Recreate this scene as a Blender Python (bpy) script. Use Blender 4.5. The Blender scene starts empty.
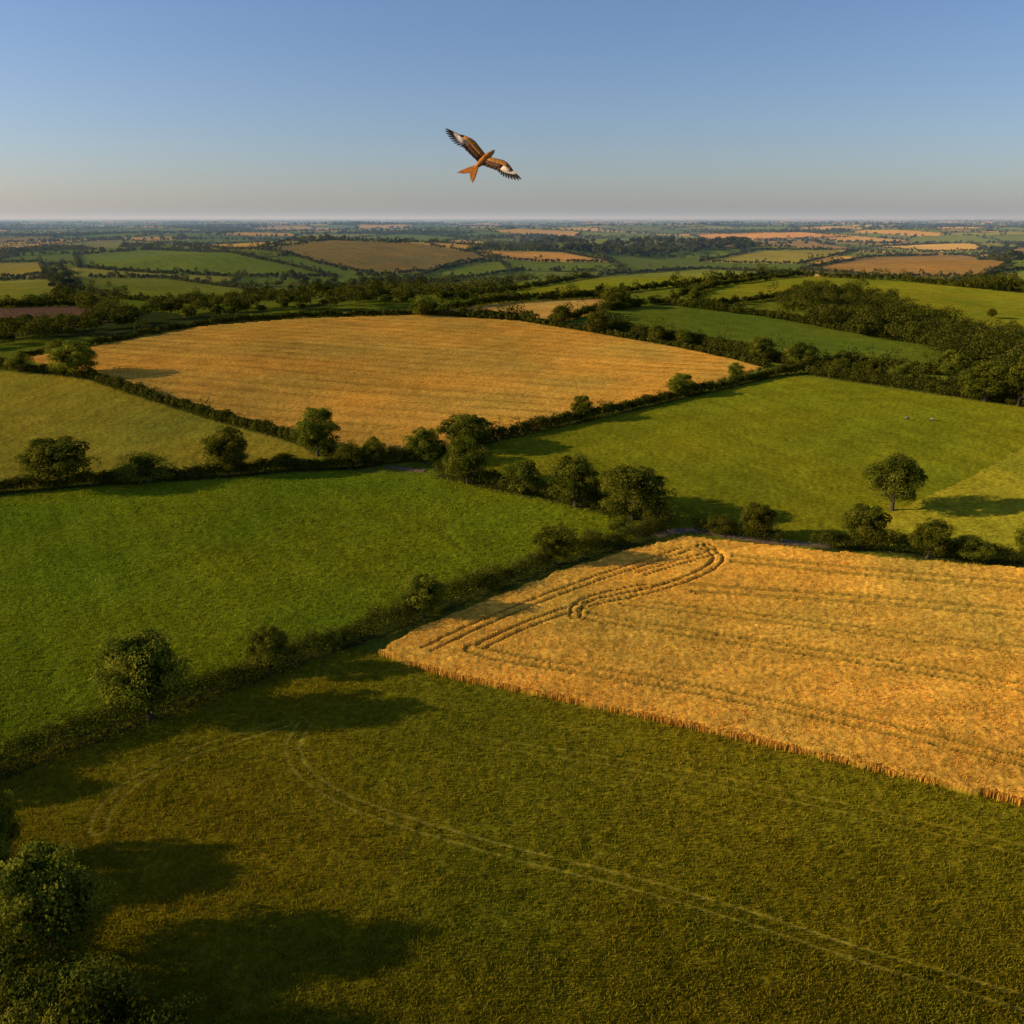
import bpy, math, time
import numpy as np
from mathutils import Matrix, Vector
rng=np.random.default_rng(7)
# Survey station (also where the photograph was taken): used once to turn bearings/depressions
# read from the photograph into real ground coordinates in metres on the terrain below.
FPX=887.0; CAMH=60.0
PIT=math.atan(294/887.0); CP,SP=math.cos(PIT),math.sin(PIT)
SUN_EL=19.0
def h2(ix,iy,seed):
    n=(ix.astype(np.int64)*374761393+iy.astype(np.int64)*668265263+seed*69069+12345)&0xffffffff
    n=((n^(n>>13))*1274126177)&0xffffffff
    n=((n^(n>>15))*668265263)&0xffffffff
    return ((n^(n>>16))&0xffff)/65535.0
def vn(x,y,seed=0):
    ix=np.floor(x);iy=np.floor(y);fx=x-ix;fy=y-iy
    fx=fx*fx*(3-2*fx);fy=fy*fy*(3-2*fy)
    a=h2(ix,iy,seed);b=h2(ix+1,iy,seed);c=h2(ix,iy+1,seed);d=h2(ix+1,iy+1,seed)
    return (a*(1-fx)+b*fx)*(1-fy)+(c*(1-fx)+d*fx)*fy
def fbm(x,y,o=3,seed=0):
    s=0;a=.5;t=0
    for i in range(o):
        s=s+a*vn(x*2**i+i*17.3,y*2**i-i*9.1,seed+i);t+=a;a*=.5
    return s/t
def sst(a,b,x):
    t=np.clip((x-a)/(b-a),0,1);return t*t*(3-2*t)
HILLS=[(-55,480,15,190,105),(150,285,7,95,58),(255,690,19,210,115),(-245,1400,31,170,160),
       (-370,1080,20,150,120),(-150,345,5,90,60),(90,820,9,160,90),(-420,760,9,120,90),(620,1150,16,180,120),
       (60,1350,12,160,110),(-640,1500,18,200,140),(330,1750,22,220,160)]
def hgt(x,y):
    x=np.asarray(x,float);y=np.asarray(y,float)
    z=np.zeros(np.broadcast(x,y).shape)
    for cx,cy,a,sx,sy in HILLS:
        z=z+a*np.exp(-((x-cx)/sx)**2/2-((y-cy)/sy)**2/2)
    m=sst(520,800,y)
    z=z-7*m*(1-sst(2500,5000,y))
    z=z+sst(900,2600,y)*(48*fbm(x/750+3.1,y/620+8.7,3,5)-11)
    z=z+1.2*(fbm(x/60,y/60,2,11)-.5)*sst(60,200,y)
    return z
def unproj(px,py):
    dx=(px-512)/FPX; v=(512-py)/FPX
    dy=CP+v*SP; dz=-SP+v*CP
    Y=np.geomspace(35,40000,5200)
    x=dx/dy*Y; z=CAMH+dz/dy*Y
    g=z-hgt(x,Y)
    k=np.argmax(g<0)
    if not (g<0).any(): k=len(Y)-1
    if k==0: yy=Y[0]
    else:
        t=g[k-1]/(g[k-1]-g[k]+1e-9); yy=Y[k-1]+(Y[k]-Y[k-1])*t
    return dx/dy*yy, yy
def path(pts,step=8):
    out=[]
    for (a,b),(c,d) in zip(pts[:-1],pts[1:]):
        n=max(1,int(math.hypot(c-a,d-b)/step))
        for i in range(n):
            out.append(unproj(a+(c-a)*i/n,b+(d-b)*i/n))
    out.append(unproj(*pts[-1]))
    return np.array(out)
def smooth(pts,n=6):
    p=[pts[0]]+list(pts)+[pts[-1]];o=[]
    for i in range(1,len(p)-2):
        for k in range(n):
            t=k/n
            o.append(tuple(.5*((2*p[i][j])+(-p[i-1][j]+p[i+1][j])*t+(2*p[i-1][j]-5*p[i][j]+4*p[i+1][j]-p[i+2][j])*t*t+(-p[i-1][j]+3*p[i][j]-3*p[i+1][j]+p[i+2][j])*t**3) for j in (0,1)))
    o.append(tuple(pts[-1]));return o
FIELDS=[
('fg',[(-300,1300),(-300,850),(0,765),(150,716),(250,680),(350,648),(385,655),(450,678),(560,700),(700,730),(850,765),(1024,805),(1300,870),(1300,1300)],(.200,.160,.007),0,(20,6,.05)),
('green',[(-200,800),(-200,515),(0,496),(60,490),(200,480),(330,470),(420,475),(500,487),(640,520),(640,538),(555,562),(430,608),(350,642),(250,674),(150,712),(0,762)],(.168,.190,.007),0,(60,5,.12)),
('wheat',[(380,655),(430,628),(520,590),(600,562),(680,540),(760,547),(900,562),(1024,572),(1250,590),(1250,858),(1024,805),(850,765),(700,730),(560,700),(450,678)],(.66,.35,.042),1,(-8,3,.05)),
('mid',[(480,480),(495,441),(600,416),(690,396),(790,375),(900,388),(1024,406),(1200,430),(1200,440),(1024,447),(980,472),(920,500),(880,518),(840,545),(780,543),(665,526),(560,500)],(.185,.178,.008),0,(65,8,.13)),
('right',[(1200,435),(1024,447),(980,472),(920,500),(880,518),(830,548),(900,556),(1024,566),(1250,585)],(.26,.235,.015),0,(75,6,.10)),
('gold',[(20,359),(100,346),(200,327),(300,319),(420,315),(520,321),(600,334),(680,348),(740,361),(765,368),(700,386),(620,406),(540,429),(490,441),(420,449),(330,446),(260,431),(180,406),(110,381),(60,368)],(.62,.31,.040),1,(18,8,.36)),
('olive',[(-200,375),(0,371),(60,374),(130,388),(200,411),(290,442),(320,458),(250,464),(180,472),(100,480),(0,490),(-200,505)],(.30,.235,.020),0,(100,6,.14)),
('tan2',[(425,313),(500,303),(590,298),(632,300),(600,312),(560,322),(500,318)],(.60,.32,.06),1,(0,9,.15)),
('I',[(600,312),(660,304),(760,316),(870,336),(960,351),(990,360),(930,375),(850,366),(800,366),(740,352),(680,341),(608,331)],(.110,.138,.012),0,(20,9,.12)),
('J',[(672,300),(720,286),(800,276),(900,281),(1024,293),(1200,300),(1200,345),(1024,335),(960,330),(900,314),(850,300),(780,298),(720,306)],(.195,.188,.012),0,(20,12,.14)),
('K',[(440,300),(520,290),(600,276),(700,269),(790,273),(700,284),(620,293),(520,300)],(.20,.20,.012),0,(10,10,.1)),
('L',[(800,270),(870,257),(960,255),(1010,263),(980,278),(880,276)],(.30,.16,.03),1,(10,10,.12)),
('M',[(258,250),(330,240),(420,244),(500,257),(440,270),(380,276),(320,264)],(.27,.17,.03),0,(60,14,.22)),
('N',[(75,255),(150,250),(230,253),(300,268),(330,277),(240,277),(150,273),(80,268)],(.17,.195,.012),0,(60,14,.12)),
('O',[(70,278),(160,278),(250,290),(270,300),(200,304),(130,300),(80,290)],(.18,.185,.012),0,(60,14,.12)),
('P',[(-150,282),(0,281),(50,279),(75,300),(0,305),(-150,306)],(.30,.26,.02),0,(80,10,.15)),
('Q',[(-150,310),(0,308),(80,306),(120,320),(60,328),(0,327),(-150,330)],(.16,.085,.045),0,(80,10,.1)),
('R',[(-150,265),(0,263),(40,262),(45,275),(0,278),(-150,280)],(.36,.25,.02),0,(80,10,.1)),
('S',[(410,280),(460,262),(500,261),(512,272),(430,283)],(.17,.195,.012),0,(80,10,.1)),
('T',[(470,250),(560,252),(612,262),(540,262),(480,257)],(.60,.29,.05),1,(0,10,.1)),
('U',[(955,281),(1024,269),(1200,262),(1200,285),(1024,289)],(.19,.20,.016),0,(80,10,.1)),
('V',[(690,235),(800,232),(850,237),(720,241)],(.66,.30,.05),1,(0,20,.1)),
('W',[(180,246),(290,241),(250,250)],(.66,.36,.05),1,(0,20,.1)),
('X',[(520,240),(640,238),(700,246),(590,250)],(.20,.21,.03),0,(0,20,.1)),
('Y',[(700,262),(760,250),(860,250),(800,264)],(.30,.23,.02),0,(0,20,.1)),
('Z',[(870,247),(960,243),(985,250),(930,252)],(.62,.35,.06),1,(0,20,.1)),
('A2',[(40,246),(110,240),(170,243),(90,250)],(.26,.22,.03),0,(0,20,.1)),
('A3',[(330,240),(400,234),(470,238),(430,243)],(.15,.19,.02),0,(0,20,.1)),
]
POLY=[]
for nm,p,c,w,rw in FIELDS:
    POLY.append((nm,path(p,14),np.array(c),w,rw))
HED=[([(-120,800),(0,772),(60,747),(130,724),(180,703),(260,674),(330,648),(400,624),(430,610),(500,585),(560,562),(640,541),(668,530)],3.4,3.0,0),
([(700,529),(740,536),(778,543)],2.6,2.6,0),([(815,549),(870,549),(930,557),(1024,564),(1200,580)],2.9,2.8,0),
([(-150,506),(0,493),(100,484),(200,478),(300,470),(352,468)],2.7,2.4,0),
([(-150,366),(0,367),(90,378),(150,398),(220,420),(300,442),(352,464)],2.7,2.4,.0),
([(352,468),(385,462),(430,458)],3.2,3,0),
([(430,458),(500,439),(600,417),(690,396),(770,377),(800,373),(900,388),(1024,406),(1150,425)],2.8,2.5,0),
([(440,474),(480,484),(560,500),(610,512),(665,526)],3.3,3.2,0),
([(20,358),(100,345),(200,326),(300,318),(420,315),(520,321),(600,334),(680,348),(740,361),(765,368)],2.4,2.4,0),
([(600,330),(680,343),(740,354),(800,367),(870,380),(950,390),(1024,404)],4,4,.0),
([(-60,900),(0,880),(30,930),(40,1000)],2.2,3,0)]
HED=[(path(p,10),h,w,g) for p,h,w,g in HED]
def inpoly(x,y,P):
    m=(x>P[:,0].min())&(x<P[:,0].max())&(y>P[:,1].min())&(y<P[:,1].max())
    idx=np.nonzero(m)[0]
    if len(idx)==0: return idx
    xx=x[idx];yy=y[idx];ins=np.zeros(len(idx),bool)
    x0,y0=P[-1]
    for x1,y1 in P:
        if y0!=y1:
            c=((y1>yy)!=(y0>yy))&(xx<(x0-x1)*(yy-y1)/(y0-y1)+x1)
            ins^=c
        x0,y0=x1,y1
    return idx[ins]
def dline(x,y,P,r):
    d=np.full(x.shape,1e9);n=len(P)-1
    for j,((ax,ay),(bx,by)) in enumerate(zip(P[:-1],P[1:])):
        m=np.nonzero((x>min(ax,bx)-r)&(x<max(ax,bx)+r)&(y>min(ay,by)-r)&(y<max(ay,by)+r))[0]
        if len(m)==0: continue
        vx,vy=bx-ax,by-ay;L=vx*vx+vy*vy+1e-9
        t=((x[m]-ax)*vx+(y[m]-ay)*vy)/L
        cut=((t<0) if j==0 else np.zeros(len(m),bool))|((t>1) if j==n-1 else np.zeros(len(m),bool))
        t=np.clip(t,0,1)
        dd=np.hypot(x[m]-ax-t*vx,y[m]-ay-t*vy);dd[cut]=1e9
        d[m]=np.minimum(d[m],dd)
    return d
TR_G=[[(306,722),(293,745),(300,768),(330,792),(380,814),(500,850),(620,880),(740,915),(860,955),(1024,1003),(1150,1045)],
      [(290,722),(240,737),(180,757),(130,785),(105,810),(98,832)],
      [(480,742),(600,760),(760,790),(1024,850),(1150,880)]]
TR_W=[([(425,655),(500,620),(590,585),(688,552)],.9,.24,.34),
      ([(478,652),(530,628),(590,608),(660,592),(706,574),(718,560),(700,549)],.85,.24,.34),
      ([(640,578),(680,566),(712,556),(706,548)],.8,.22,.3),
      ([(575,622),(578,610),(600,600),(650,590)],.8,.24,.3),
      ([(585,620),(720,642),(860,664),(1024,692),(1200,722)],1.1,.55,.15),
      ([(470,652),(520,664),(650,685),(850,725),(1024,766),(1200,806)],1.1,.50,.2),
      ([(690,592),(870,604),(1024,618),(1200,634)],1.4,.7,.12),
      ([(730,562),(870,576),(1024,590),(1200,606)],1.5,.8,.12),
      ([(620,606),(760,622),(900,640),(1024,655),(1200,678)],1.1,.45,.10)]
TR_G=[path(smooth(p),10) for p in TR_G]; TR_W=[(path(smooth(p),10),a,b,c) for p,a,b,c in TR_W]
PAL=np.array([(.14,.175,.012),(.18,.19,.014),(.11,.135,.012),(.27,.23,.025),(.62,.32,.05),(.30,.17,.03),(.15,.17,.014),(.56,.32,.05),(.15,.18,.012)])
def voro(x,y):
    wx=x/250+.35*fbm(x/700,y/700,2,31); wy=y/230+.35*fbm(x/700+9,y/700,2,32)
    ix=np.floor(wx);iy=np.floor(wy)
    d1=np.full(x.shape,9.);d2=np.full(x.shape,9.);hid=np.zeros(x.shape)
    for i in(-1,0,1):
        for j in(-1,0,1):
            cx=ix+i;cy=iy+j
            sx=cx+.15+.7*h2(cx,cy,1);sy=cy+.15+.7*h2(cx,cy,2)
            d=np.hypot(wx-sx,wy-sy);hh=h2(cx,cy,3)
            n=d<d1
            d2=np.where(n,d1,np.minimum(d2,d));hid=np.where(n,hh,hid);d1=np.where(n,d,d1)
    return hid,(d2-d1)*120
def woodmask(x,y): return fbm(x/420+5,y/300+2,3,77)
def classify(x,y):
    hid,ed=voro(x,y)
    k=np.minimum((h2(np.floor(hid*9973),np.zeros_like(hid),4)*len(PAL)).astype(int),len(PAL)-1)
    col=PAL[k].copy(); wheat=np.zeros(x.shape);fid=np.full(x.shape,-1)
    e=(ed<4)|(woodmask(x,y)>.64)
    col[e]=(.045,.055,.012)
    near=y<900
    col[near&~e]=(.14,.155,.012)
    qx=x+1.2*(vn(x/2.5,y/2.5,51)-.5);qy=y+1.2*(vn(x/2.5,y/2.5,52)-.5)
    for n,(nm,P,c,w,rw) in enumerate(POLY):
        i=inpoly(qx,qy,P)
        if len(i)==0: continue
        a=math.radians(rw[0]);xx=x[i];yy=y[i]
        u=(xx*math.sin(a)+yy*math.cos(a))/rw[1]+2.2*fbm(xx/130,yy/130,2,n)
        s=1-rw[2]*np.clip(1-np.abs((u%1)-.5)*6,0,1)*(.4+.9*vn(xx/30,yy/30,n+40))
        u2=(xx*math.sin(a)+yy*math.cos(a))
        s*=1+.36*(fbm(xx/45,yy/45,3,60+n)-.5)+.35*(vn(u2/2.2,(xx*math.cos(a)-yy*math.sin(a))/60,70+n)-.5)*(.7 if w else .45)
        cc=c[None,:]*s[:,None]
        hs=(fbm(xx/25,yy/25,3,90+n)-.5)[:,None]
        cc=cc*(1+hs*np.array((.50,.12,-.1)))
        col[i]=cc;wheat[i]=w;fid[i]=n
    return col,wheat,fid,ed
def tracks(x,y,col,fid):
    tr=np.zeros(x.shape)
    for j,P in enumerate(TR_G):
        d=dline(x,y,P,3.0)
        m=(np.abs(d-.8)<.19)
        k=(.50,.50,.20)[j]*(.25+.75*vn(x[m]/2.5,y[m]/2.5,8))[:,None]
        col[m]=col[m]*(1-k)+np.array((.40,.31,.05))*k
        tr[m]=.2
        m=(np.abs(d-.40)<.15);col[m]*=.85
    wf=fid==2
    for P,a,b,dp in TR_W:
        d=dline(x,y,P,3.0)
        m=wf&(np.abs(d-a)<b)
        tr[m]=np.maximum(tr[m],dp)
        col[m]=col[m]*.42+np.array((.20,.125,.015))*.58
    return tr
def mk(name,V,Q,mats=(),attrs=None,n=4,smoothf=False,midx=None):
    me=bpy.data.meshes.new(name)
    V=np.ascontiguousarray(V,np.float32);Q=np.ascontiguousarray(Q,np.int32)
    me.vertices.add(len(V));me.vertices.foreach_set('co',V.ravel())
    me.loops.add(Q.size);me.loops.foreach_set('vertex_index',Q.ravel())
    me.polygons.add(len(Q));me.polygons.foreach_set('loop_start',np.arange(0,Q.size,n,dtype=np.int32))
    me.update(calc_edges=True)
    me.polygons.foreach_set('use_smooth',np.full(len(Q),smoothf))
    for m in mats: me.materials.append(m)
    if midx is not None: me.polygons.foreach_set('material_index',np.asarray(midx,np.int32))
    for k,a in (attrs or {}).items():
        at=me.attributes.new(k,'FLOAT_COLOR','POINT')
        aa=np.ones((len(V),4),np.float32);aa[:,:3]=a
        at.data.foreach_set('color',aa.ravel())
    return me
def obj(name,me,parent=None):
    o=bpy.data.objects.new(name,me);bpy.context.scene.collection.objects.link(o)
    if parent: o.parent=parent
    return o
def newmat(name):
    m=bpy.data.materials.new(name);m.use_nodes=True;nt=m.node_tree;nt.nodes.clear()
    return m,nt,nt.nodes,nt.links
def ground_mat():
    m,nt,N,L=newmat('field_ground')
    out=N.new('ShaderNodeOutputMaterial');b=N.new('ShaderNodeBsdfDiffuse');b.inputs['Roughness'].default_value=.6
    at=N.new('ShaderNodeAttribute');at.attribute_name='col'
    tc=N.new('ShaderNodeTexCoord')
    n1=N.new('ShaderNodeTexNoise');n1.inputs['Scale'].default_value=1.1;n1.inputs['Detail'].default_value=5;n1.inputs['Roughness'].default_value=.7
    n2=N.new('ShaderNodeTexNoise');n2.inputs['Scale'].default_value=.12;n2.inputs['Detail'].default_value=4
    L.new(tc.outputs['Object'],n1.inputs['Vector']);L.new(tc.outputs['Object'],n2.inputs['Vector'])
    r1=N.new('ShaderNodeMapRange');r1.inputs[1].default_value=.3;r1.inputs[2].default_value=.7;r1.inputs[3].default_value=.5;r1.inputs[4].default_value=1.5
    r2=N.new('ShaderNodeMapRange');r2.inputs[1].default_value=.3;r2.inputs[2].default_value=.7;r2.inputs[3].default_value=.84;r2.inputs[4].default_value=1.16
    L.new(n1.outputs['Fac'],r1.inputs[0]);L.new(n2.outputs['Fac'],r2.inputs[0])
    mu=N.new('ShaderNodeMath');mu.operation='MULTIPLY';L.new(r1.outputs[0],mu.inputs[0]);L.new(r2.outputs[0],mu.inputs[1])
    vm=N.new('ShaderNodeVectorMath');vm.operation='SCALE';L.new(at.outputs['Color'],vm.inputs[0]);L.new(mu.outputs[0],vm.inputs['Scale'])
    L.new(vm.outputs[0],b.inputs['Color'])
    bp=N.new('ShaderNodeBump');bp.inputs['Strength'].default_value=.5;bp.inputs['Distance'].default_value=.35
    L.new(n1.outputs['Fac'],bp.inputs['Height']);L.new(bp.outputs[0],b.inputs['Normal'])
    L.new(b.outputs[0],out.inputs[0]);return m
def leaf_mat(name,trans=.25,attr='col',rnd=True):
    m,nt,N,L=newmat(name)
    out=N.new('ShaderNodeOutputMaterial');b=N.new('ShaderNodeBsdfDiffuse');t=N.new('ShaderNodeBsdfTranslucent')
    at=N.new('ShaderNodeAttribute');at.attribute_name=attr
    src=at.outputs['Color']
    if rnd:
        oi=N.new('ShaderNodeObjectInfo')
        hs=N.new('ShaderNodeHueSaturation')
        r=N.new('ShaderNodeMapRange');r.inputs[3].default_value=.488;r.inputs[4].default_value=.515
        r2=N.new('ShaderNodeMapRange');r2.inputs[3].default_value=.75;r2.inputs[4].default_value=1.35
        L.new(oi.outputs['Random'],r.inputs[0]);L.new(oi.outputs['Random'],r2.inputs[0])
        L.new(r.outputs[0],hs.inputs['Hue']);L.new(r2.outputs[0],hs.inputs['Value']);L.new(src,hs.inputs['Color']);src=hs.outputs[0]
    L.new(src,b.inputs[0]);L.new(src,t.inputs[0])
    mx=N.new('ShaderNodeMixShader');mx.inputs[0].default_value=trans
    L.new(b.outputs[0],mx.inputs[1]);L.new(t.outputs[0],mx.inputs[2]);L.new(mx.outputs[0],out.inputs[0]);return m
def plain(name,c,rough=.8,nscale=8,var=.3,spec=.2):
    m,nt,N,L=newmat(name)
    out=N.new('ShaderNodeOutputMaterial');b=N.new('ShaderNodeBsdfPrincipled');b.inputs['Roughness'].default_value=rough
    b.inputs['Specular IOR Level'].default_value=spec
    tc=N.new('ShaderNodeTexCoord');n=N.new('ShaderNodeTexNoise');n.inputs['Scale'].default_value=nscale;n.inputs['Detail'].default_value=4
    L.new(tc.outputs['Object'],n.inputs['Vector'])
    r=N.new('ShaderNodeMapRange');r.inputs[1].default_value=.3;r.inputs[2].default_value=.7;r.inputs[3].default_value=1-var;r.inputs[4].default_value=1+var
    L.new(n.outputs['Fac'],r.inputs[0])
    vm=N.new('ShaderNodeVectorMath');vm.operation='SCALE';vm.inputs[0].default_value=c;L.new(r.outputs[0],vm.inputs['Scale'])
    L.new(vm.outputs[0],b.inputs['Base Color']);L.new(b.outputs[0],out.inputs[0]);return m
M_G=ground_mat();M_L=leaf_mat('leaves',.42);M_H=leaf_mat('hedge_leaves',.28,rnd=False);M_S=leaf_mat('crop_blades',.35,rnd=False)
M_B=plain('bark',(.09,.06,.04),.9,4)
Ys=[34.0]
while Ys[-1]<16000:
    y=Ys[-1];Ys.append(y+max(.03,min(y*y/(CAMH*FPX)*1.35+.03,.006*y)))
while Ys[-1]<70000: Ys.append(Ys[-1]*1.08)
Ys=np.array(Ys)
ts=np.concatenate([np.linspace(-1.6,-.66,70)[:-1],np.linspace(-.66,.66,900),np.linspace(.66,1.6,70)[1:]])
TT,YY=np.meshgrid(ts,Ys)
X=(TT*(YY+12)).ravel();Y=YY.ravel()
col,wheat,fid,ed=classify(X,Y)
tr=tracks(X,Y,col,fid)
for P,h,w,g in HED:   # darker ground strip at the foot of each hedge
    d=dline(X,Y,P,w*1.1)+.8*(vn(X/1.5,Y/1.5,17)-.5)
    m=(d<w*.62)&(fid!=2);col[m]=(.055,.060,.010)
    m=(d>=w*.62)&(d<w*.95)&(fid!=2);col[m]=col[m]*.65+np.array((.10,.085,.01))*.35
Z=hgt(X,Y)
nr=Y<420
Z[nr]+=(.26*(fbm(X[nr]/1.3,Y[nr]/1.3,3,21)-.5))*(1-sst(250,420,Y[nr]))
WHT=.85
cw=(fid==2)
Z[cw]+=WHT-tr[cw]+.10*(vn(X[cw]/.45,Y[cw]/.45,13)-.5)
Z[fid==5]+=.5
nc=len(ts);nrw=len(Ys)
I=np.arange(nrw*nc).reshape(nrw,nc)
Q=np.stack([I[:-1,:-1],I[:-1,1:],I[1:,1:],I[1:,:-1]],-1).reshape(-1,4)
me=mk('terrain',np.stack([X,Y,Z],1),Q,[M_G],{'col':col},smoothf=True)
obj('terrain',me)
def quads(C,Nn,s,asp=.7):
    n=len(C)
    r=rng.normal(size=(n,3));u=np.cross(Nn,r);u/=np.linalg.norm(u,axis=1)[:,None]+1e-9
    v=np.cross(Nn,u)
    s=np.asarray(s,float).reshape(-1,1) if np.ndim(s) else np.full((n,1),float(s))
    u=u*s*.5;v=v*s*.5*asp
    return np.stack([C-u,C-v+u*.15,C+u,C+v+u*.15],1).reshape(-1,3)
def clumps(C,R,n,s,base,jit=.55,cv=.55):
    m=len(C);idx=np.repeat(np.arange(m),n)
    d=rng.normal(size=(m*n,3));d[:,2]=np.where(d[:,2]<-.6,-d[:,2],d[:,2]);d/=np.linalg.norm(d,axis=1)[:,None]
    rr=(.70+.42*rng.random(m*n))[:,None]
    P=C[idx]+d*R[idx]*rr
    Nn=d+jit*rng.normal(size=d.shape);Nn/=np.linalg.norm(Nn,axis=1)[:,None]
    V=quads(P,Nn,s*(.65+.7*rng.random(m*n)),.8)
    cr=rng.random(m)[idx];lr=rng.random(m*n)
    b=np.asarray(base)
    c=b[None,:]*(.875-cv/2+cv*cr+.5*(lr-.5))[:,None]
    c=c*(1+np.stack([.5*(lr-.5)+.3*(cr-.5),.1*(lr-.5),-.2*(lr-.5)],1))
    return V,np.repeat(c,4,0)
def tube(pts,rad,sides=7):
    pts=np.array(pts,float);V=[];Q=[]
    for i,p in enumerate(pts):
        t=pts[min(i+1,len(pts)-1)]-pts[max(i-1,0)];t/=np.linalg.norm(t)+1e-9
        a=np.cross(t,(0.3,1,.1));a/=np.linalg.norm(a);b=np.cross(t,a)
        for k in range(sides):
            g=2*math.pi*k/sides;V.append(p+rad[i]*(a*math.cos(g)+b*math.sin(g)))
    for i in range(len(pts)-1):
        for k in range(sides):
            k2=(k+1)%sides;Q.append((i*sides+k,i*sides+k2,(i+1)*sides+k2,(i+1)*sides+k))
    return V,Q
LEAF=(.168,.178,.016)
def tree_mesh(name,kind,seed):
    global rng
    rng=np.random.default_rng(seed)
    if kind=='bush': cz,rz,nc,cr=.46,.46,48,.165
    elif kind=='tall': cz,rz,nc,cr=.53,.47,80,.120
    else: cz,rz,nc,cr=.52,.455,90,.116
    d=rng.normal(size=(nc,3));d/=np.linalg.norm(d,axis=1)[:,None]
    d[:,2]=np.where(d[:,2]<-.85,-d[:,2],d[:,2])
    ax=rng.normal(size=(7,3));ax/=np.linalg.norm(ax,axis=1)[:,None]
    env=.76+.25*np.max(d@ax.T,axis=1)
    rr=(.48+.52*rng.random(nc)**.5)*env*.92
    C=np.stack([d[:,0]*rr*.5,d[:,1]*rr*.5,cz+d[:,2]*rr*rz],1)
    Rr=cr*(.45+.9*rng.random(nc));R=np.stack([Rr,Rr,Rr*.85],1)
    V,c=clumps(C,R,165,.026,LEAF,cv=.75)
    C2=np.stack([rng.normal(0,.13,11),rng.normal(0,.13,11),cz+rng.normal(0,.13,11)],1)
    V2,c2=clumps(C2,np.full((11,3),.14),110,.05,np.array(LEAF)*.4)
    TV=[];TQ=[]
    def add(p,r):
        v,q=tube(p,r);o=len(TV);TV.extend(v);TQ.extend([tuple(i+o for i in f) for f in q])
    if kind!='bush':
        b=rng.normal(0,.012,2)
        add([(0,0,-.04),(0,0,.03),(b[0],b[1],.15),(b[0]*2,b[1]*2,.3),(b[0]*1.5,b[1]*3,.6)],[.05,.035,.028,.022,.008])
        for k in range(9):
            t=C[rng.integers(nc)];z0=.12+.02*k
            add([(b[0],b[1],z0),(t[0]*.5,t[1]*.5,(z0+t[2])/2+.02),tuple(t)],[.016,.011,.004])
    else:
        for k in range(6):
            t=C[rng.integers(nc)];add([(0,0,-.03),(t[0]*.4,t[1]*.4,t[2]*.5),tuple(t)],[.02,.014,.005])
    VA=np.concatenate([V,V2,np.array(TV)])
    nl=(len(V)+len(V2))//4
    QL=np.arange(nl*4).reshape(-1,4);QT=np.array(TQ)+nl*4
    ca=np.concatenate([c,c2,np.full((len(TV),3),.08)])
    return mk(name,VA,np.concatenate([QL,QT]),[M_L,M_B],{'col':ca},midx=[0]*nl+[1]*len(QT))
PROTO={k:[tree_mesh(k+'_tree_mesh',k,s) for s in ss] for k,ss in {'oak':(1,2,3,4,5,6,7),'tall':(11,12),'bush':(21,22,23)}.items()}
rng=np.random.default_rng(99)
def plant(px,pb,pt,w,kind='oak'):
    x,y=unproj(px,pb)
    v=(512-pt)/FPX;ztop=CAMH+(-SP+v*CP)/(CP+v*SP)*y
    z=float(hgt(x,y));h=max(1.5,ztop-z)
    dep=y*CP+(CAMH-z)*SP;wd=w/FPX*dep
    pm=PROTO[kind];me=pm[rng.integers(len(pm))]
    o=obj({'oak':'oak_tree','tall':'ash_tree','bush':'hawthorn_bush'}[kind],me)
    o.location=(x,y,z-.1);o.rotation_euler=(0,0,rng.random()*6.28)
    o.scale=(wd*1.08,wd*1.08,h*1.08)
TREES=[(75,377,343,46,'oak'),(60,488,440,68,'oak'),(148,482,454,54,'bush'),(228,475,430,44,'oak'),(318,456,409,44,'oak'),
(350,469,440,30,'bush'),(373,467,438,25,'tall'),(285,466,453,28,'bush'),(425,463,429,38,'oak'),(468,449,415,55,'oak'),(468,484,440,46,'oak'),
(522,494,460,42,'bush'),(575,507,458,52,'oak'),(632,519,470,68,'oak'),(555,564,525,42,'oak'),(424,617,578,46,'oak'),(271,673,626,44,'tall'),
(150,719,638,82,'oak'),(581,421,396,22,'oak'),(680,396,374,28,'oak'),(735,379,363,16,'oak'),(760,362,338,28,'oak'),(800,368,343,32,'oak'),
(892,510,453,56,'oak'),(862,549,507,46,'oak'),(927,558,521,40,'tall'),(755,538,505,36,'oak'),(720,534,515,30,'bush'),(1030,560,520,34,'oak'),(970,560,535,40,'bush'),
(421,317,299,20,'oak'),(597,334,312,24,'oak'),(562,326,306,20,'oak'),(613,307,288,26,'oak'),(657,342,325,18,'oak'),(684,346,330,18,'oak'),
(695,303,287,14,'oak'),(991,318,308,9,'oak'),(948,382,352,34,'oak'),(905,384,360,30,'bush'),(872,380,358,26,'oak'),(985,402,362,50,'oak'),(1018,406,358,40,'oak'),(840,376,356,22,'bush'),
(592,545,528,26,'bush'),(620,532,516,28,'bush'),(655,528,503,28,'bush'),(60,352,338,20,'bush'),(20,372,352,24,'bush'),(490,590,572,26,'bush'),(340,648,628,28,'bush'),
(52,962,860,110,'oak'),(2,862,795,44,'tall'),(-18,888,818,70,'oak'),(100,1062,975,110,'bush'),(45,1045,965,90,'bush'),(165,1085,1005,80,'bush'),(5,1010,930,70,'bush'),(8,905,866,50,'bush'),(130,1035,992,60,'bush'),
(-60,795,745,60,'oak')]
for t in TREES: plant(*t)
def resamp(P,step):
    d=np.r_[0,np.cumsum(np.hypot(*np.diff(P,axis=0).T))]
    n=max(2,int(d[-1]/step));s=np.linspace(0,d[-1],n)
    return np.interp(s,d,P[:,0]),np.interp(s,d,P[:,1])
HB=(.092,.096,.011)
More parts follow.
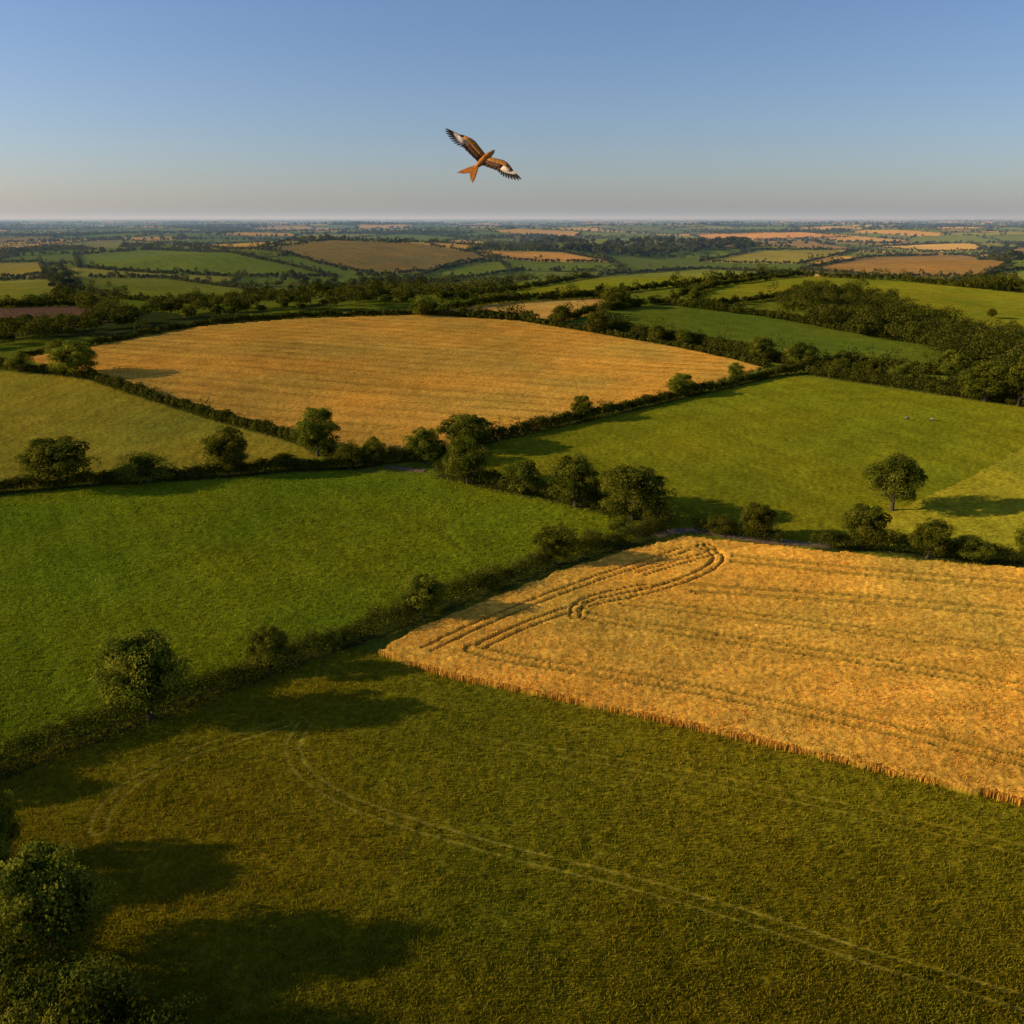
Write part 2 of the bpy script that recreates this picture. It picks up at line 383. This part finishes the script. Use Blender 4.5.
def hedge(P,h,w,name='hedgerow',dens=1.0,gap=0,treep=.0):
    dm=float(np.median(P[:,1]));ls=max(.20,dm*.0014)
    step=max(.5,ls*1.6)
    x,y=resamp(P,step)
    if gap: 
        k=vn(x/14,y/14,5)>gap; x=x[k];y=y[k]
    if len(x)<3: return
    rows=3 if dm<200 else (2 if dm<500 else 1)
    x=np.repeat(x,rows)+rng.normal(0,w*.22,len(x)*rows);y=np.repeat(y,rows)+rng.normal(0,w*.22,len(y)*rows)
    hh=h*(.5+1.0*fbm(x/5,y/5,2,9))*(.8+.4*rng.random(len(x)))
    if treep>0:
        t=rng.random(len(x))<treep; hh=np.where(t,hh*(1.6+1.0*rng.random(len(x))),hh)
    C=np.stack([x,y,hgt(x,y)+hh*.48],1)
    R=np.stack([np.maximum(w*.42,hh*.34)]*2+[hh*.55],1)
    n=int(max(10,min(95,dens*1.6*4*3.14*(w*.45)*(h*.5)/(ls*ls*.5)/rows)))
    V,c=clumps(C,R,n,ls,HB,cv=.8)
    me=mk(name,V,np.arange(len(V)).reshape(-1,4),[M_H],{'col':c});obj(name,me)
for p,h,w,g in HED: hedge(p,h,w,gap=g,treep=.012)
for n in range(7,len(POLY)):
    P=POLY[n][1]
    P=np.vstack([P,P[:1]])
    hedge(P,3.4,3.4,treep=.08,gap=.15)
def wood(P,n,h,name='woodland'):
    mn=P.min(0);mx=P.max(0)
    pts=mn+(mx-mn)*rng.random((n*14,2))
    i=inpoly(pts[:,0],pts[:,1],P)[:n]
    if len(i)<2: return
    crowns(pts[i,0],pts[i,1],h,name)
def crowns(x,y,h,name):
    m=len(x);hh=h*(.6+.7*rng.random(m));k=6
    dm=float(np.median(y))
    d=rng.normal(size=(m*k,3));d/=np.linalg.norm(d,axis=1)[:,None];d[:,2]=np.abs(d[:,2])*.8-.1
    hx=np.repeat(hh,k);C=np.stack([np.repeat(x,k)+d[:,0]*hx*.26,np.repeat(y,k)+d[:,1]*hx*.26,np.repeat(hgt(x,y),k)+hx*.52+d[:,2]*hx*.22],1)
    R=np.repeat(hh,k)[:,None]*np.array((.24,.24,.24))*(.8+.5*rng.random(m*k))[:,None]
    ls=max(.6,dm*.0015)
    V,c=clumps(C,R,int(np.clip(1.3*4*3.14*(h*.23)**2/(ls*ls*.6),10,80)),ls,HB,cv=.8)
    me=mk(name,V,np.arange(len(V)).reshape(-1,4),[M_H],{'col':c});obj(name,me)
wood(path([(778,302),(850,296),(888,308),(900,322),(1000,345),(1060,352),(1060,400),(990,385),(900,350),(830,332),(780,318)]),330,11)
wood(path([(-60,342),(100,328),(200,310),(300,306),(400,298),(420,308),(300,315),(150,325),(30,349),(-60,356)]),190,9)
wood(path([(0,330),(120,322),(230,300),(330,290),(420,280),(440,292),(330,303),(220,312),(100,330)]),90,9)
wood(path([(270,278),(330,272),(400,280),(430,290),(360,300),(290,296)]),50,10)
wood(path([(555,252),(640,243),(740,244),(760,250),(640,258)]),400,12)
wood(path([(975,250),(1060,243),(1060,262),(1000,262)]),120,12)
wood(path([(40,275),(70,270),(75,300),(110,318),(60,300)]),60,9)
wood(path([(520,245),(560,240),(600,246),(540,252)]),100,11)
n=420000
t=rng.uniform(-.75,.75,n);yy=np.exp(rng.uniform(math.log(560),math.log(11000),n));xx=t*yy
hid,ed=voro(xx,yy);wm=woodmask(xx,yy)
inp=np.zeros(n,bool)
for nm,P,c,w,rw in POLY: inp[inpoly(xx,yy,P)]=True
k=(~inp)&((ed<3.2)&(rng.random(n)<.5)|((wm>.64)&(rng.random(n)<.16)))
xx=xx[k];yy=yy[k];hh=(3+6*rng.random(len(xx))**2)
for a,b in((0,1100),(1100,2200),(2200,4500),(4500,12000)):
    q=(yy>=a)&(yy<b);x=xx[q];y=yy[q];H=hh[q]
    if len(x)<2: continue
    C=np.stack([x,y,hgt(x,y)+H*.45],1);R=np.stack([H*.55,H*.55,H*.5],1)
    V,c=clumps(C,R,14 if a else 30,max(1.0,float(np.median(y))*.0017),HB)
    obj('distant_tree_line',mk('distant_tree_line',V,np.arange(len(V)).reshape(-1,4),[M_H],{'col':c}))
def blades(n,y0,y1,which,hgt0,wid,lean,name,bot=0,colmul=1.0):
    t=rng.uniform(-.72,.72,n);y=1/rng.uniform(1/y1,1/y0,n);x=t*(y+12)
    col,wh,fid,ed=classify(x,y);k=np.isin(fid,which)
    tr=tracks(x,y,col,fid);k&=tr<.1
    x=x[k];y=y[k];col=col[k];m=len(x)
    hh=hgt0*(.6+.8*rng.random(m))*(.6+.8*vn(x/1.1,y/1.1,3));a=rng.random(m)*6.28
    w=wid*(.6+.8*rng.random(m))*np.clip(y/90,.8,3)
    z=hgt(x,y)+bot
    dx=np.cos(a)*w*.5;dy=np.sin(a)*w*.5
    lx=rng.normal(0,lean,m)*hh;ly=rng.normal(0,lean,m)*hh
    V=np.stack([np.stack([x-dx,y-dy,z],1),np.stack([x+dx,y+dy,z],1),np.stack([x+dx*.5+lx,y+dy*.5+ly,z+hh],1),np.stack([x-dx*.5+lx,y-dy*.5+ly,z+hh],1)],1).reshape(-1,3)
    c=col*colmul*(.65+.75*rng.random(m))[:,None]
    obj(name,mk(name,V,np.arange(len(V)).reshape(-1,4),[M_S],{'col':np.repeat(c,4,0)}))
blades(300000,66,190,[2],.18,.08,.35,'wheat_crop',bot=.78,colmul=1.1)
blades(260000,50,150,[0],.24,.10,.5,'pasture_grass',colmul=1.2)
blades(180000,85,230,[1],.22,.11,.5,'pasture_grass',colmul=1.2)
ep=path([(380,655),(450,678),(560,700),(700,730),(850,765),(1024,805),(1200,846)],10)
x,y=resamp(ep,.02);x=x+rng.normal(0,.22,len(x));y=y+rng.normal(0,.22,len(y));m=len(x)
z=hgt(x,y)-.05;hh=.85*(.75+.4*rng.random(m));a=rng.random(m)*6.28;w=.07
V=np.stack([np.stack([x-np.cos(a)*w/2,y-np.sin(a)*w/2,z],1),np.stack([x+np.cos(a)*w/2,y+np.sin(a)*w/2,z],1),np.stack([x+np.cos(a)*w/2+rng.normal(0,.1,m),y+np.sin(a)*w/2,z+hh],1),np.stack([x-np.cos(a)*w/2,y-np.sin(a)*w/2,z+hh],1)],1).reshape(-1,3)
c=np.array((.66,.37,.05))*(.8+.7*rng.random(m))[:,None]
obj('wheat_crop_edge',mk('wheat_crop_edge',V,np.arange(len(V)).reshape(-1,4),[M_S],{'col':np.repeat(c,4,0)}))
def ribbon(P,w,name,mat,lift=.16):
    x,y=resamp(P,.8);tx=np.gradient(x);ty=np.gradient(y);l=np.hypot(tx,ty)+1e-9;nx=-ty/l;ny=tx/l
    V=[];ww=w*(.85+.3*vn(x/3,y/3,3))
    for k in np.linspace(-1,1,7):
        a=x+nx*ww*k/2;b=y+ny*ww*k/2;V.append(np.stack([a,b,hgt(a,b)+lift-.12*abs(k)],1))
    V=np.stack(V,1);m=len(x);V=V.reshape(-1,3);J=np.arange(m*7).reshape(m,7)
    Q=np.stack([J[:-1,:-1],J[:-1,1:],J[1:,1:],J[1:,:-1]],-1).reshape(-1,4)
    obj(name,mk(name,V,Q,[mat],smoothf=True))
M_D=plain('gravel',(.17,.115,.06),.95,1.5,.4)
ribbon(path(smooth([(655,536),(690,530),(740,538),(790,543),(830,546)])),2.8,'farm_track',M_D)
ribbon(path(smooth([(385,466),(405,469),(425,471)])),2.6,'farm_track',M_D)
MK={'ruf':plain('rufous_feathers',(.52,.17,.02),.8,25,.45),'dark':plain('dark_feathers',(.035,.02,.013),.8,30,.4),'brown':plain('brown_feathers',(.12,.05,.016),.8,40,.5),
'white':plain('white_feathers',(.62,.48,.32),.8,25,.25),'gold':plain('golden_coverts',(.40,.165,.024),.8,40,.75),'head':plain('pale_head_feathers',(.40,.25,.14),.8,60,.25),'beak':plain('beak',(.7,.45,.05),.4)}
kite=bpy.data.objects.new('red_kite',None);bpy.context.scene.collection.objects.link(kite)
def pym(name,V,F,mat,sm=False,par=None):
    me=bpy.data.meshes.new(name);me.from_pydata([tuple(float(q) for q in v) for v in V],[],[tuple(int(i) for i in f) for f in F]);me.materials.append(mat);me.update()
    if sm:
        for p in me.polygons:p.use_smooth=True
    return obj(name,me,par or kite)
def loft(name,st,mat,sides=14,par=None,axis='y'):
    V=[];F=[]
    for (y,z,rx,rz) in st:
        for k in range(sides):
            g=2*math.pi*k/sides;a=rx*math.cos(g);b=rz*math.sin(g)
            V.append((a,y,z+b) if axis=='y' else ((y,a,z+b) if axis=='x' else (y+a,b,z)))
    for i in range(len(st)-1):
        for k in range(sides):
            k2=(k+1)%sides;F.append((i*sides+k,i*sides+k2,(i+1)*sides+k2,(i+1)*sides+k))
    F.append(tuple(range(sides))[::-1]);F.append(tuple((len(st)-1)*sides+k for k in range(sides)))
    return pym(name,V,F,mat,True,par)
loft('body',[(-.25,0,.015,.012),(-.18,0,.042,.035),(-.08,0,.060,.055),(.03,0,.066,.062),(.11,0,.056,.055),(.155,0,.040,.042)],MK['ruf'])
loft('head',[(.14,.0,.038,.036),(.17,.004,.040,.038),(.205,.004,.036,.034),(.23,.0,.022,.020),(.238,0,.01,.01)],MK['head'])
loft('beak',[(.228,0,.011,.012),(.25,-.003,.008,.010),(.265,-.012,.004,.006),(.268,-.022,.0015,.002)],MK['beak'],8)
for sx in(-1,1): loft('eye',[(.200,.012,.003,.003),(.205,.012,.006,.006),(.21,.012,.003,.003)],MK['dark'],8).location=(sx*.030,0,0)
def feather(name,root,tip,w,mat,z=0,tipw=.5):
    r=np.array(root,float);t=np.array(tip,float);d=t-r;L=np.linalg.norm(d);d/=L;nn=np.cross(d,(0,0,1));nn/=np.linalg.norm(nn)
    pr=[(0,.45),(.3,.9),(.65,1),(.88,tipw+.25),(1,.12)]
    V=[];F=[]
    for s,k in pr:
        p=r+d*L*s
        V+= [p-nn*w/2*k+(0,0,z),p+(0,0,z+.004),p+nn*w/2*k+(0,0,z)]
    for i in range(4):
        a=i*3;F+=[(a,a+1,a+4,a+3),(a+1,a+2,a+5,a+4)]
    o=len(V);V=V+[np.array(v)-(0,0,.003) for v in V]
    F+=[tuple(j+o for j in f[::-1]) for f in F[:8]]
    return pym(name,V,F,mat)
def wingz(s): return .13*math.sin(min(s,.55)/.55*1.2)+ .04*max(0,s-.5)
for sd in(-1,1):
    tag='left' if sd<0 else 'right'
    S=[(.05,.075,-.10),(.14,.09,-.115),(.24,.11,-.115),(.34,.13,-.095),(.44,.12,-.07),(.54,.09,-.05),(.64,.05,-.03)]
    def plate(nm,f0,f1,i0,i1,mat,dz):
        V=[];F=[]
        for (s,a,b) in S[i0:i1]:
            y0=a+(b-a)*f0;y1=a+(b-a)*f1
            for q in range(5):
                y=y0+(y1-y0)*q/4;cam_=.018*math.sin(math.pi*(f0+(f1-f0)*q/4))
                V.append((sd*s,y,wingz(s)+cam_+dz))
        n=i1-i0;m=len(V)
        V+=[(v[0],v[1],v[2]-.012) for v in V]
        for i in range(n-1):
            for q in range(4):
                a=i*5+q;F.append((a,a+1,a+6,a+5));F.append((m+a,m+a+5,m+a+6,m+a+1))
        ring=[i*5 for i in range(n)]+[(n-1)*5+q for q in range(1,5)]+[i*5+4 for i in range(n-2,-1,-1)]+[3,2,1]
        for u,v in zip(ring,ring[1:]+ring[:1]): F.append((u,v,m+v,m+u))
        return pym(nm,V,F,mat,True)
    plate(tag+'_wing_coverts',0,.5,0,6,MK['gold'],0.004)
    plate(tag+'_wing_base',.4,.8,0,5,MK['brown'],-.001)
    plate(tag+'_wing_hand',0,.55,5,7,MK['brown'],.003)
    plate(tag+'_wing_patch',.45,1,4,7,MK['white'],.0015)
    for i in range(14):
        s=.055+.029*i;a=wingz(s)
        feather('%s_secondary_%d'%(tag,i),(sd*s,-.02,a-.006),(sd*(s+.018),-.135+.022*(i/13)**2+ (i%3)*.005,a-.012),.044,MK['dark'] if i%3 else MK['brown'],.0005*i)
    NP=9
    for i in range(NP):
        f=i/(NP-1);s=.43+.20*f;ang=math.radians(-70+ 58*f**.75)
        L=.11+.22*f**.8-.04*max(0,f-.85)/.15
        rt=(sd*s,-.03+.06*f,wingz(s)-.008+.001*i)
        def PP(l): return (sd*(s+math.cos(ang)*l),rt[1]+math.sin(ang)*l-.02*f*l,wingz(s)+.12*l*f+.001*i-.008)
        feather('%s_primary_%d'%(tag,i),rt,PP(L*.40),.052,MK['white'] if i>1 else MK['brown'],.004,.9)
        feather('%s_primary_tip_%d'%(tag,i),PP(L*.18),PP(L),.036,MK['dark'],.002,.4)
for i in range(12):
    f=(i-5.5)/5.5;ang=math.radians(-90+26*f);L=.21+.17*abs(f)**1.2
    feather('tail_feather_%d'%i,(f*.02,-.19,.0),(math.cos(ang)*L+f*.02,-.19+math.sin(ang)*L,-.006*abs(f)),.045,MK['ruf'],.0008*i)
D=17.6
def cam2w(cx,cy,dep):
    a=(cx-512)/FPX*dep;b=(512-cy)/FPX*dep
    return Vector((a,dep*CP+b*SP,CAMH-dep*SP+b*CP))
R_=Vector((1,0,0));U_=Vector((0,SP,CP));B_=Vector((0,-CP,SP))
wx=(R_*.80-U_*.66+B_*.32).normalized();hy=(R_*.50+U_*.86)
hy=(hy-wx*hy.dot(wx)).normalized();zz0=wx.cross(hy)
tl=math.radians(16);yy_=(hy*math.cos(tl)-zz0*math.sin(tl)).normalized();zz_=wx.cross(yy_).normalized()
mt=Matrix((wx,yy_,zz_)).transposed().to_4x4();mt.translation=cam2w(485,159,D*.89);kite.matrix_world=mt
M_W=plain('fleece',(.30,.25,.17),.95,12,.2);M_F=plain('sheep_face',(.06,.05,.045),.8)
def sheep(px,py,rot):
    x,y=unproj(px,py);E=bpy.data.objects.new('sheep',None);bpy.context.scene.collection.objects.link(E)
    E.location=(x,y,float(hgt(x,y)));E.rotation_euler=(0,0,rot)
    loft('fleece_body',[(-.62,.66,.06,.06),(-.56,.66,.2,.2),(-.35,.66,.28,.28),(0,.64,.27,.27),(.3,.67,.27,.28),(.46,.7,.2,.2),(.54,.7,.1,.1)],M_W,12,E,'x')
    loft('head',[(.44,.74,.12,.13),(.58,.72,.10,.11),(.7,.62,.08,.09),(.82,.5,.05,.055),(.85,.46,.02,.02)],M_F,10,E,'x')
    for i,(a,b) in enumerate(((.32,.12),(.32,-.12),(-.36,.12),(-.36,-.12))):
        k=.04 if a>0 else -.06
        lg=loft('leg_%d'%i,[(a,.0,.04,.04),(a,.05,.035,.035),(a+k,.27,.045,.045),(a,.5,.09,.09)],M_F,8,E,'z');lg.location=(0,b,0)
sheep(907,420,.3);sheep(932,421,2.6)
hm,hnt,HN,HL=newmat('air_haze')
ho=HN.new('ShaderNodeOutputMaterial');hv=HN.new('ShaderNodeVolumeScatter')
hv.inputs['Color'].default_value=(.46,.72,1.0,1);hv.inputs['Density'].default_value=1.0e-4;hv.inputs['Anisotropy'].default_value=.1
HL.new(hv.outputs[0],ho.inputs['Volume'])
x0,x1,y0,y1,z0,z1=-45000,45000,650,66000,-60,130
hme=bpy.data.meshes.new('haze')
hme.from_pydata([(x0,y0,z0),(x1,y0,z0),(x1,y1,z0),(x0,y1,z0),(x0,y0,z1),(x1,y0,z1),(x1,y1,z1),(x0,y1,z1)],[],[(0,3,2,1),(4,5,6,7),(0,1,5,4),(1,2,6,5),(2,3,7,6),(3,0,4,7)])
hme.materials.append(hm);obj('haze',hme)
cam=bpy.data.cameras.new('camera');co=obj('camera',cam);co.location=(0,0,CAMH);co.rotation_euler=(math.pi/2-PIT,0,0)
cam.sensor_width=36;cam.lens=36*FPX/1024;cam.clip_start=.5;cam.clip_end=200000;bpy.context.scene.camera=co
sl=bpy.data.lights.new('sun','SUN');sl.energy=5;sl.angle=math.radians(.5);sl.color=(1,.81,.55)
so=obj('sun',sl);e=math.radians(SUN_EL);so.rotation_euler=Vector((math.cos(e),.06,-math.sin(e))).to_track_quat('-Z','Y').to_euler()
w=bpy.data.worlds.new('World');bpy.context.scene.world=w;w.use_nodes=True;nt=w.node_tree
sky=nt.nodes.new('ShaderNodeTexSky');sky.sky_type='NISHITA';sky.sun_disc=False;sky.sun_elevation=e;sky.sun_rotation=math.radians(-90)
sky.air_density=1.0;sky.dust_density=.8;sky.ozone_density=4.0;sky.altitude=100
tint=nt.nodes.new('ShaderNodeVectorMath');tint.operation='MULTIPLY';tint.inputs[1].default_value=(1.0,.93,1.03)
nt.links.new(sky.outputs[0],tint.inputs[0])
bg=nt.nodes['Background'];bg.inputs[1].default_value=.122;nt.links.new(tint.outputs[0],bg.inputs[0])
sc=bpy.context.scene;sc.view_settings.view_transform='Standard';sc.view_settings.look='None';sc.view_settings.exposure=0
